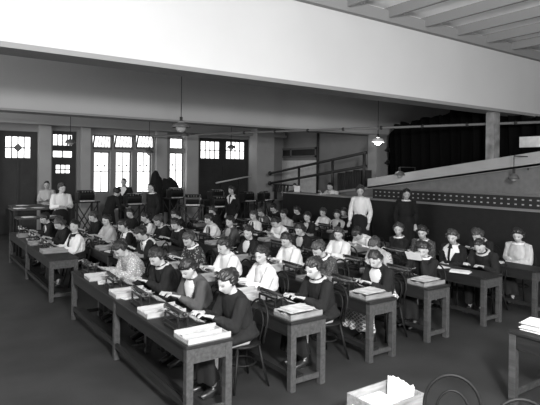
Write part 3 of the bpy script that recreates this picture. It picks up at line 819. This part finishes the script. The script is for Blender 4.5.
# trays: local x across the table, y along it
def tray_proto(m, L=.41, D=.28, H=.055):
    t = .012
    base = G().box(-L / 2, L / 2, -D / 2, D / 2, 0, .01).mesh('tray_base', [mat('tray_floor', .10, .8, var=.3)])
    fr = G().box(-L / 2, L / 2, -D / 2, -D / 2 + t, .01, H).mesh('front_board', [m]); bk = G().box(-L / 2, L / 2, D / 2 - t, D / 2, .01, H + .008).mesh('back_board', [m])
    sd = [G().box(a, a + t, -D / 2 + t, D / 2 - t, .01, H * .75).mesh('side_board', [m]) for a in (-L / 2, L / 2 - t)]
    dv = G().box(-L / 2 + t, L / 2 - t, -.005, .005, .01, H - .004).mesh('divider', [m])
    return [P('tray_base', base), P('front_board', fr), P('back_board', bk), P('side_board', sd[0]), P('side_board', sd[1]), P('divider', dv)]
TRAY = [tray_proto(PINE), tray_proto(PINE2)]
def stack_mesh(w, d, n, seed, m=PAPER, dz=.004, jit=.012):
    r = random.Random(seed); g = G()
    for k in range(n):
        a = r.uniform(-.08, .08); T = Matrix.Translation((r.uniform(-jit, jit), r.uniform(-jit, jit), k * dz)) @ Euler((0, 0, a)).to_matrix().to_4x4()
        g.box(-w / 2, w / 2, -d / 2, d / 2, 0, dz * .85, 0, T)
    return g.mesh('paper_stack', [m])
STK = [stack_mesh(.30, .085, 5, 1, PAPER2), stack_mesh(.28, .08, 4, 2), stack_mesh(.30, .085, 3, 3, PAPER2)]
LOOSE = [stack_mesh(.2, .27, 3, 4, jit=.03), stack_mesh(.22, .28, 5, 5, PAPER2, jit=.03), stack_mesh(.2, .26, 2, 6, jit=.05)]
def tray(x, y, lab, kind=0, fill=True, rz=0, fl=None):
    o = empty('paper_tray', (x, y, TH), rz); tag(o, lab, 'tray', 'wooden paper trays on the typing tables')
    place(TRAY[kind], o)
    if fill:
        r = random.Random(int(x * 97 + y * 31))
        s = use('paper_stack', STK[(int(x * 10 + y * 10)) % 3], None, None, (x, y + .062, TH + .0105), 0)
        tag(s, 'papers in the ' + lab.replace('wooden ', ''), 'papers', 'papers lying in the trays')
def papers(x, y, k, lab, z=TH, rz=0.2, grp='loose papers on the tables'):
    s = use('paper_stack', LOOSE[k], None, None, (x, y, z), rz); tag(s, lab, 'papers', grp)

# bentwood chair, seat .45, back on -Y side
def chair_proto():
    seat = G().lathe([(.0, .425), (.19, .425), (.205, .44), (.19, .455), (.0, .45)], n=20).mesh('seat', [BENT], True)
    legs = []
    for sx, sy in ((-1, 1), (1, 1), (-1, -1), (1, -1)):
        legs.append(P('leg', G().tube([(sx * .13, sy * .13, .43), (sx * .165, sy * .165, .2), (sx * .2, sy * .21, 0)], [.017, .015, .013], 8).mesh('leg', [BENT], True)))
    ring = G().tube([(.15 * math.cos(a), .15 * math.sin(a), .24) for a in [2 * PI * k / 20 for k in range(20)]], .009, 6, closed=True, ref=(0, 0, 1)).mesh('leg_ring', [BENT], True)
    def hoop(w, h, yb):
        pts = [(w * .95, -.15, .45)]
        for k in range(17):
            a = PI * k / 16; pts.append((w * math.cos(a), -.17 - .07 * (h / .47) * (.45 + .55 * math.sin(a)), .45 + h * .5 + h * .5 * math.sin(a)))
        pts.append((-w * .95, -.15, .45)); return pts
    hb = G().tube(hoop(.185, .41, 0), .0125, 8, ref=(0, 1, 0)).mesh('back_hoop', [BENT], True)
    hi = G().tube(hoop(.11, .31, 0), .0095, 8, ref=(0, 1, 0)).mesh('inner_hoop', [BENT], True)
    return [P('seat', seat)] + legs + [P('leg_ring', ring), P('back_hoop', hb), P('inner_hoop', hi)]
CHAIR = chair_proto()
def chair(x, y, rz, lab, grp='bentwood chairs of the typists'):
    o = empty('bentwood_chair', (x, y, 0), rz, .95); tag(o, lab, 'chair', grp); place(CHAIR, o)

# wooden box at the bottom of the picture
bx = empty('wooden_box', (2.925, 2.69, 0)); tag(bx, 'pale open wooden box on the floor at bottom centre', 'box')
W_, D_, H_ = .52, .36, .34
G().box(0, W_, 0, .014, 0, H_).build('front_board', BOXM, bx); G().box(0, W_, D_ - .014, D_, 0, H_).build('back_board', BOXM, bx)
G().box(0, .014, .014, D_ - .014, 0, H_).build('side_board', BOXM, bx); G().box(W_ - .014, W_, .014, D_ - .014, 0, H_).build('side_board', BOXM, bx)
G().box(.014, W_ - .014, .014, D_ - .014, 0, .012).build('bottom_board', BOXM, bx)
s = use('paper_stack', stack_mesh(.32, .26, 28, 9, dz=.010), None, None, (3.10, 2.87, .0125), .05); tag(s, 'white papers lying inside the open wooden box', 'papers')
s = G(); 
for k in range(5):
    r = random.Random(k); zz = H_ - .20 + r.uniform(0, .012)
    T = Matrix.Translation((3.375 - k * .011, 2.705 + .17 + r.uniform(-.012, .012), .013)) @ Euler((0, R(2.5), 0)).to_matrix().to_4x4()
    hh = [H_ + .03 + r.uniform(-.02, .035) for _ in range(7)]
    vs = []; nn = 7
    for q in range(nn):
        yy = -.13 + .26 * q / (nn - 1)
        for xx in (0, .004): vs += [(xx, yy, 0), (xx, yy, hh[q])]
    fs = [(0, 1, 3, 2), (nn * 4 - 4, nn * 4 - 2, nn * 4 - 1, nn * 4 - 3)]
    for q in range(nn - 1):
        a = q * 4; b = a + 4; fs += [(a, b, b + 1, a + 1), (a + 2, a + 3, b + 3, b + 2), (a + 1, b + 1, b + 3, a + 3), (a, a + 2, b + 2, b)]
    s.add([T @ Vector(v) for v in vs], fs)
tag(s.build('upright_sheets', PAPER), 'bundle of white sheets standing upright at the right end of the open wooden box', 'papers')
chair(2.753, 1.911, R(132), 'empty bentwood chair at the bottom edge beside the open wooden box', None)
chair(2.794, 1.455, R(135), 'bentwood chair whose hoop just shows in the bottom right corner', None)
# papers on the right table
s = use('paper_stack', stack_mesh(.24, .32, 14, 12, dz=.006, jit=.02), None, None, (4.80, 2.42, TH), .1); tag(s, 'pile of white papers on the table at the lower right edge', 'papers')

# back of the room: high tables and machines
def high_table(x, y, W, D, H, lab):
    o = empty('work_table', (x, y, 0)); tag(o, lab, 'table', 'high work tables at the back left')
    G().box(0, W, 0, D, H - .04, H).build('tabletop', OAK, o)
    for xx in (.03, W - .09):
        for yy in (.03, D - .09): G().box(xx, xx + .06, yy, yy + .06, 0, H - .04).build('leg', OAKTOP, o)
    G().box(.05, W - .05, .04, .06, .3, .36).build('stretcher', OAKTOP, o)
high_table(2.1, 14.2, 1.35, .7, 1.08, 'high work table strewn with papers at the left edge')
high_table(2.3, 15.7, 1.7, .7, 1.05, 'high work table behind the first, near the far left door')
high_table(2.05, 13.1, 1.0, .5, .95, 'lower work table in front of the strewn one at left edge')
for i, (x, y, z, k, r) in enumerate(((2.3, 14.4, 1.08, 0, .3), (2.75, 14.5, 1.08, 2, -.5), (3.2, 14.45, 1.08, 1, .2), (2.6, 15.9, 1.05, 0, .5), (3.3, 15.95, 1.05, 2, .1), (2.3, 13.3, .95, 0, .2), (2.75, 13.35, .95, 1, .9))):
    papers(x, y, k, 'loose papers on the high work tables at the back left', z, r, 'papers on the back left tables')
def machine(x, y, rz, H, lab, light=False):
    o = empty('addressing_machine', (x, y, 0), rz); tag(o, lab, 'machine', 'iron-legged office machines at the back')
    g = G()
    for sy in (-.22, .22):
        g.bar((-.3, sy, 0), (-.3, sy, H), .04).bar((.3, sy, 0), (.3, sy, H), .04).bar((-.3, sy, .1), (.3, sy, H - .05), .025).bar((.3, sy, .1), (-.3, sy, H - .05), .025)
    g.build('iron_stand', IRON, o)
    G().box(-.36, .36, -.27, .27, H, H + .04).build('machine_bed', OAKTOP, o)
    G().tube([(-.2, -.02, H + .22), (.2, -.02, H + .22)], .15, 16, ref=(0, 1, 0)).box(-.24, -.2, -.14, .14, H + .04, H + .3).box(.2, .24, -.14, .14, H + .04, H + .3).build('drum_housing', BLACK, o)
    g = G().tube([(.26 + .0, .13 * math.cos(a), H + .22 + .13 * math.sin(a)) for a in [2 * PI * k / 16 for k in range(16)]], .012, 6, closed=True, ref=(1, 0, 0)).bar((.24, 0, H + .22), (.26, .13, H + .22), .015)
    g.build('hand_wheel', NICKEL, o, True)
    G().box(-.2, .2, -.26, -.16, H + .04, H + .07).build('paper_feed', PAPER if light else PAPER2, o)
    for k in range(4): G().tube([(-.12 + .08 * k, -.15, H + .3), (-.12 + .08 * k, -.15, H + .34)], .018, 8).build('knob', NICKEL, o, True)
def gx(u, Y): return onY(u, 190, Y)[0]
machine(gx(85, 15.5), 15.5, .1, 1.12, 'dark office machine with a row of bright knobs left of the tall windows')
machine(gx(175, 15.6), 15.6, .1, 1.15, 'iron-legged machine in front of the single tall window')
machine(gx(192, 14.2), 14.2, -.3, 1.0, 'iron-legged machine with crossed braces just right of the single tall window', True)
machine(gx(203, 15.9), 15.0, .2, 1.1, 'iron-legged machine under the start of the pale handrail')
machine(gx(219, 13.9), 13.9, -.1, .95, 'low iron-legged machine with white papers beside the standing woman', True)
machine(gx(247, 15.2), 15.2, .2, 1.0, 'iron-legged machine left of the square column')
machine(gx(264, 15.4), 15.4, .5, 1.0, 'iron-legged machine with white papers below the square column', True)
machine(gx(133, 15.4), 15.4, .0, 1.0, 'iron-legged machine between the man and the dark figure by the windows')
# coat stand with coats
xs = gx(156, 15.8); o = empty('coat_stand', (xs, 15.8, 0)); tag(o, 'tall stand hung with dark coats between the tall windows', 'coat stand')
G().tube([(0, 0, .02), (0, 0, 2.0)], .03, 8).lathe([(.0, .03), (.28, .02), (.28, 0)], n=16).build('pole', IRON, o, True)
g = G(); g.tube([(0, 0, 2.08), (-.02, 0, 1.95), (0, .02, 1.5), (.02, 0, .9), (0, 0, .7)], [(.05, .05), (.13, .12), (.2, .17), (.24, .2), (.25, .2)], 14).ell((.12, 0, 1.6), (.12, .14, .3), 10, 8).ell((-.1, 0, 1.35), (.14, .15, .3), 10, 8)
m_ = remesh(g, .03, 6, 'coat'); use('coat', m_, o, [CLOTH['black']])
xs = gx(169, 16.9); o = empty('coat_stand', (xs, 16.9, 0)); tag(o, 'low stand piled with dark coats left of the single tall window', 'coat stand')
G().tube([(0, 0, .02), (0, 0, 1.6)], .03, 8).lathe([(.0, .03), (.28, .02), (.28, 0)], n=16).build('pole', IRON, o, True)
g = G(); g.ell((0, 0, 1.5), (.34, .28, .32), 16, 12, fn=lambda d, p: p * (1 + .15 * math.sin(d.x * 9) * math.cos(d.z * 7))).tube([(0, 0, 1.4), (.05, 0, 1.0), (0, 0, .6)], [(.3, .24), (.3, .22), (.26, .2)], 14)
m_ = remesh(g, .03, 4, 'coats'); use('coats', m_, o, [CLOTH['black']])
# (head x, head y, turn, pose, top, bottom, hair, hair tone, extras, label, tray kind / None, typewriter?, paper?)
A = [
 # nearest table
 (0, 2.55, 4.36, 0, 'type1', 'dark', 'dark', 'puff', 'd', [], "woman in plain dark dress |typing at the near end of the nearest table", 0, 1, 0),
 (0, 2.56, 5.25, 6, 'type2', 'grey', 'dark', 'low', 'd', [('ribbon', 'black'), ('vee', 'white')], "woman with dark hair band and grey jacket |bending over her typewriter on the nearest table", 0, 1, 0),
 (0, 2.56, 6.16, 0, 'type2', 'dark', 'black', 'wave', 'd', [('band', 'light')], "woman in black dress third along the nearest table", 0, 1, 0),
 (0, 2.45, 7.20, 0, 'write', 'lace', 'dark', 'puff', 'd', [], "woman in pale blouse |leaning low at the far end of the nearest table", 0, 1, 0),
 # second table
 (1, 3.72, 4.45, 0, 'type1', 'black', 'black', 'puff', 'd', [('band', 'light')], "woman in black open-necked dress |at the near end of the second table", 1, 1, 0),
 (1, 3.66, 5.42, -4, 'type3', 'white', 'dark', 'puff', 'd', [], "woman in bright white blouse second along the second table", 0, 1, 0),
 (1, 3.68, 6.40, 0, 'type1', 'white', 'dark', 'puff', 'd', [], "woman in loose white blouse in profile |third along the second table", 1, 1, 0),
 (1, 3.62, 7.42, 4, 'type2', 'print', 'dark', 'puff', 'b', [('band', 'white')], "woman in dark leaf-printed blouse |with bowed head, far end of second table", 1, 1, 0),
 # third table
 (2, 4.86, 4.60, 0, 'type2', 'black', 'plaid', 'low', 'd', [('vee', 'white')], "woman in black jacket and plaid skirt |with smooth dark hair and white shirt front", 1, 1, 0),
 (2, 4.80, 5.62, 4, 'type4', 'dots', 'dark', 'puff', 'b', [('band', 'white')], "woman in speckled grey dress |second along the third table", 1, 1, 0),
 (2, 4.85, 6.46, 0, 'type1', 'white', 'dark', 'wave', 'd', [], "woman in full white blouse third along third table |looking down", 0, 1, 0),
 (2, 4.76, 7.45, 0, 'type3', 'dark', 'dark', 'puff', 'd', [('vee', 'white')], "woman in dark dress at far end of third table |with narrow white front", 1, 1, 0),
 # fourth table
 (3, 5.90, 4.68, 0, 'read', 'black', 'black', 'wave', 'd', [('band', 'white')], "woman in black reading a held-up white sheet |at the fourth table", 1, 1, 0),
 (3, 5.85, 5.55, 0, 'write', 'stripe', 'dark', 'puff', 'b', [], "woman in pale striped blouse |bowed behind the one with the plaid skirt", 1, 1, 0),
 (3, 6.00, 6.53, 4, 'type3', 'white', 'dark', 'wave', 'b', [], "woman in white blouse third along fourth table |with waved hair", 0, 1, 0),
 (3, 5.92, 7.48, 0, 'type1', 'black', 'black', 'wave', 'd', [('vee', 'light')], "woman in black at far end of fourth table |with pale pointed neckline", 1, 1, 0),
 # fifth table
 (4, 7.15, 4.60, 0, 'write', 'black', 'black', 'men', 'd', [('band', 'light')], "dark-suited person with cropped hair |writing over open papers at the fifth table", None, 0, 0),
 (4, 7.25, 5.16, 0, 'lap', 'dark', 'dark', 'wave', 'b', [('sailor', 'white')], "woman with large white pointed collar |beside the cropped-haired person", None, 0, 0),
 (4, 7.30, 5.80, 4, 'lap', 'dots', 'dark', 'wave', 'd', [('band', 'white')], "woman in dark dotted dress |just left of the one with large white pointed collar", None, 1, 0),
 (4, 7.28, 6.32, 0, 'fold', 'dark', 'dark', 'puff', 'b', [('band', 'white')], "woman in dark below the standing woman in black |looking towards us", None, 0, 0),
 (4, 7.05, 7.12, 0, 'bend', 'white', 'dark', 'puff', 'd', [], "woman in white blouse bent right over her work |below the standing pair", 1, 0, 0),
 # sixth table
 (5, 8.25, 5.34, 0, 'type4', 'dark', 'dark', 'wave', 'b', [('band', 'light')], "woman peering out above the cropped-haired person", None, 0, 0),
 (5, 8.40, 4.70, 0, 'lap', 'light', 'dark', 'wave', 'd', [('band', 'white')], "woman in pale crinkled blouse at right edge", None, 0, 0),
]
for (k, hx, hy, turn, pose, top, bot, hr, hm, ex, lab, tk, tw, pp) in A:
    full_lab = lab; lab = lab.split('|')[0].strip()
    male = 'cropped' in lab and 'suited' in lab
    sit(hx, hy, turn, pose, top, bot, hr, hm, full_lab, ex, male=male, sc=.97 if k < 4 else .99)
    tx = TA[k][0]
    lim = TA[k][1]
    if tw: typewriter(tx + .225, hy + .01, 'black typewriter in front of the ' + lab, bool(pp), PI / 2 + random.uniform(-.06, .06))
    if tk is not None: tray(tx + .225, max(hy - .37, lim + .14), 'wooden tray beside the ' + lab, tk, fill=(k in (1, 2, 3) and hy < 5) or random.random() < .35, rz=random.uniform(-.03, .03))
    elif k == 4: pass
_p = [o for o in bpy.data.objects if o.get('label', '').startswith('woman in black jacket and plaid')][0]
for _c in _p.children:
    if _c.name.startswith('skirt'): _c.scale = (1.3, 1, 1); _c.location = (.07, 0, 0); _c['label'] = 'plaid skirt'
# near the second, third and fourth tables' near ends the trays hold rumpled papers
for (x, y, k, lab) in ((3.22, 4.09, 1, 'rumpled papers filling the end tray of the second table'), (4.41, 4.24, 1, 'rumpled papers filling the end tray of the third table'), (5.52, 4.31, 1, 'rumpled papers filling the end tray of the fourth table')):
    papers(x, y, k, lab, TH + .055, PI / 2 + .04, None)
for (x, y, k, lab, rz) in ((6.62, 4.55, 0, 'open white papers in front of the cropped-haired person', .4), (6.66, 4.98, 2, 'open white papers in front of the woman with the large white collar', -.3), (6.6, 5.25, 0, 'white sheets under the hands of the woman with the large white collar', .2),
    (7.8, 4.75, 0, 'stack of pale papers in front of the woman in the pale crinkled blouse', .1), (7.85, 5.1, 2, 'pale papers in front of the woman whose face shows above the cropped-haired person', .5), (6.64, 6.3, 1, 'papers on the table before the woman looking towards us', .3), (6.64, 6.95, 0, 'white papers under the hands of the woman bent right over', .1),
    (2.08, 5.72, 2, 'loose sheet between the second and third typewriter of the nearest table', .3), (2.1, 6.62, 0, 'loose sheets between the third and fourth typewriter of the nearest table', -.2), (3.22, 4.86, 1, 'loose papers between the first two typewriters of the second table', .2), (4.4, 5.05, 1, 'loose papers between the first two typewriters of the third table', .2), (5.5, 5.15, 2, 'loose papers behind the reading woman', -.2)):
    papers(x, y, k, lab, rz=rz)
# the sheet in the reading woman's hands
k_ = getsk('read'); hd = [o for o in bpy.data.objects if o.get('label', '').startswith('woman in black reading')][0]
bpy.context.view_layer.update()
c = hd.matrix_world @ ((k_['arm-1'][2] + k_['arm1'][2]) / 2 + Vector((0, .06, .01)))
s = G().box(-.11, .11, -.001, .001, -.03, .11).mesh('paper_sheet', [PAPER])
o = use('paper_sheet', s, None, None, c, PI / 2); o.rotation_euler = (R(-35), 0, PI / 2 + R(12)); tag(o, 'white sheet held up in the hands of the reading woman in black', 'papers')

# rear bank: (column, head x, head y, pose, top, hair, tone, extras, label)
B = [
 (0, 2.46, 9.75, 'look', 'white', 'puff', 'd', [('tie', 'black')], "woman in white blouse with long black tie |at left, face turned to us"),
 (0, 2.44, 10.85, 'type2', 'dark', 'wave', 'b', [], "bowed brown-haired woman left of the long black tie"),
 (0, 2.42, 12.10, 'type2', 'dark', 'puff', 'd', [('straps', 'white')], "leftmost seated woman |with pale straps on her dark dress"),
 (1, 3.28, 8.58, 'type4', 'dark', 'puff', 'd', [('sailor', 'white')], "bowed woman with white sailor collar |behind the far end of the nearest table"),
 (1, 3.32, 9.62, 'type1', 'black', 'puff', 'd', [('sailor', 'white')], "woman in black with white lapels |left half of the rear bank"),
 (1, 3.36, 10.78, 'type3', 'light', 'puff', 'd', [], "woman in light grey blouse left of the white lapels"),
 (1, 3.40, 11.85, 'type1', 'black', 'puff', 'b', [], "woman in black behind the light grey blouse |at left"),
 (2, 4.40, 9.62, 'type2', 'dark', 'wave', 'd', [('band', 'white')], "woman with big dark hair below the large lamp"),
 (2, 4.34, 10.35, 'type2', 'dark', 'puff', 'b', [('band', 'light')], "brown-haired woman left of the small black bow"),
 (2, 4.36, 11.14, 'type1', 'white', 'puff', 'd', [('tie', 'black')], "woman in puffed white blouse with black bow"),
 (2, 4.38, 12.2, 'type3', 'black', 'wave', 'd', [], "woman in black seated before the standing dark man"),
 (3, 5.42, 9.20, 'type3', 'grey', 'puff', 'd', [('vee', 'light')], "woman in grey with open neckline |in the centre of the rear bank"),
 (3, 5.36, 9.98, 'type1', 'white', 'puff', 'd', [('straps', 'black')], "woman in white with two black straps |in the centre of the rear bank"),
 (3, 5.38, 11.80, 'type2', 'dark', 'wave', 'd', [('band', 'white')], "woman in dark below the single tall window"),
 (4, 6.50, 9.05, 'type4', 'white', 'wave', 'd', [], "woman in white, head deeply bowed |right of centre in the rear bank"),
 (4, 6.60, 10.10, 'lap', 'white', 'puff', 'b', [('straps', 'black')], "brown-haired woman in white with dark straps |right of centre"),
 (4, 6.60, 12.10, 'type1', 'dark', 'wave', 'b', [], "seated woman in dark below the pale handrail"),
 (5, 7.55, 9.28, 'type3', 'black', 'puff', 'd', [('vee', 'light')], "woman in black left of the black vest |with pale pointed neckline"),
 (5, 7.60, 10.25, 'type1', 'light', 'puff', 'd', [], "woman in light grey blouse left of the black vest"),
 (5, 7.62, 11.3, 'type2', 'grey', 'puff', 'b', [('straps', 'white')], "woman in grey with pale straps near square column"),
 (6, 8.55, 9.35, 'fold', 'light', 'wave', 'd', [('vest', 'black')], "woman in black vest with folded arms |near the dark counter"),
 (6, 8.70, 10.05, 'type3', 'white', 'puff', 'b', [], "woman in white behind the black vest"),
 (6, 8.72, 11.15, 'type1', 'dark', 'wave', 'd', [], "woman in dark seated third along the counter"),
 (6, 8.76, 12.35, 'type2', 'black', 'puff', 'd', [('band', 'light')], "woman in black furthest back along the counter"),
 (6, 9.25, 9.85, 'lap', 'black', 'wave', 'd', [('band', 'light')], "woman in black at the standing white woman's elbow"),
]
for i, (k, hx, hy, pose, top, hr, hm, ex, lab) in enumerate(B):
    sit(hx, hy, random.uniform(-5, 5), pose, top, 'dark' if i % 2 else 'black', hr, hm, lab, ex, sc=.97 if hy < 10.5 else .96)
    lab = lab.split('|')[0].strip()
    tx = HB[k] - .69
    if lab.endswith('elbow'): continue
    typewriter(tx + .225, hy, 'black typewriter in front of the ' + lab, False, PI / 2 + random.uniform(-.06, .06))
    tray(tx + .225, hy - .37, 'wooden tray beside the ' + lab, 1, fill=i % 2 == 0)
    if i % 2: papers(tx + .22, hy + .34, i % 3, 'loose papers near the ' + lab, rz=random.uniform(-.5, .5), grp='loose papers of the rear bank')

# standing people and those at the back
person(8.63, 8.60, R(205), 'standhand', 'white', 'black', 'puff', 'b', 'standing woman in white blouse and long black skirt, right of the rear rows', sc=1.10, wd=.9)
person(9.6, 8.1, R(232), 'stand', 'black', 'black', 'puff', 'd', 'standing woman in black with a white collar in front of the perforated partition', [('band', 'white')], sc=1.05)
person(5.28, 12.9, R(190), 'stand', 'black', 'black', 'men', 'd', 'standing man in dark suit, side on, in front of the third tall window', [('band', 'white')], sc=1.07, male=True)
person(5.72, 16.4, R(225), 'stand', 'dark', 'black', 'men', 'b', 'standing man in a dark suit against the middle tall window', [('vee', 'white')], sc=1.10, male=True)
person(3.12, 13.7, R(275), 'standread', 'white', 'black', 'puff', 'b', 'woman in a full white blouse standing by the high tables at the left', sc=1.06)
person(3.40, 16.6, R(240), 'standread', 'light', 'black', 'men', 'd', 'standing person in a pale shirt in front of the far left door', sc=1.05, male=True)
person(4.43, 14.0, R(20), 'standbend', 'black', 'black', 'puff', 'd', 'dark figure stooping over papers below the first tall window', sc=1.0)
person(7.75, 12.95, R(200), 'stand', 'black', 'black', 'puff', 'b', 'standing woman in black with a wide pale collar below the pale handrail', [('sailor', 'white')], sc=1.0)
person(10.95, 14.1, R(215), 'standread', 'black', 'black', 'men', 'd', 'man in black behind the counter holding up a white sheet', sc=1.02, male=True)
person(11.02, 12.2, R(190), 'counterlean', 'white', 'black', 'men', 'd', 'person in a white shirt leaning over the counter top below the railing', sc=1.08, male=True)
# sheet held behind the counter
o = use('paper_sheet', G().box(-.10, .10, -.001, .001, -.11, .11).mesh('paper_sheet', [PAPER]), None, None, (10.66, 13.62, 1.50), R(125)); tag(o, 'white sheet held up by the man behind the counter', 'papers')
papers(10.45, 12.0, 0, 'papers on the counter top under the person in the white shirt', 1.41, .3, None)

# ------------------------------------------------------------------ light
def area(name, loc, to, size, power, sy=None):
    d = bpy.data.lights.new(name, 'AREA'); d.shape = 'RECTANGLE'; d.size = size; d.size_y = sy or size; d.energy = power
    o = bpy.data.objects.new(name, d); COL.objects.link(o); o.location = loc
    o.rotation_euler = (Vector(to) - Vector(loc)).to_track_quat('-Z', 'Y').to_euler(); return o
l = bpy.data.lights.new('flash_powder', 'POINT'); l.energy = 3000; l.shadow_soft_size = .3; o = bpy.data.objects.new('flash_powder', l); COL.objects.link(o); o.location = (.8, -1.0, 3.3)
area('front_fill', (3.5, -3.8, 2.9), (6.0, 9, .5), 4.0, 40, 2.0)  # unseen fill light added behind the camera, no window stands there
area('upper_front_fill', (6.0, -3.8, 2.6), (9.5, 5, 5.2), 4.0, 340, 1.5)  # added area light to brighten the ceiling, not a real window
area('side_fill', (X0 + .1, 12.0, 2.7), (9, 11.5, 1.6), 8.0, 480, 2.2)  # added fill for the rear rows and right wall; left wall has no windows
l = bpy.data.lights.new('globe_light', 'POINT'); l.energy = 18; l.shadow_soft_size = .1; o = bpy.data.objects.new('globe_light', l); COL.objects.link(o); o.location = (10.4, 9.75, 2.78)
w = bpy.data.worlds.new('world'); scene.world = w; w.use_nodes = True
w.node_tree.nodes['Background'].inputs[0].default_value = (1, 1, 1, 1); w.node_tree.nodes['Background'].inputs[1].default_value = .06
scene.view_settings.view_transform = 'Standard'; scene.view_settings.look = 'None'; scene.view_settings.exposure = 0; scene.view_settings.gamma = 1
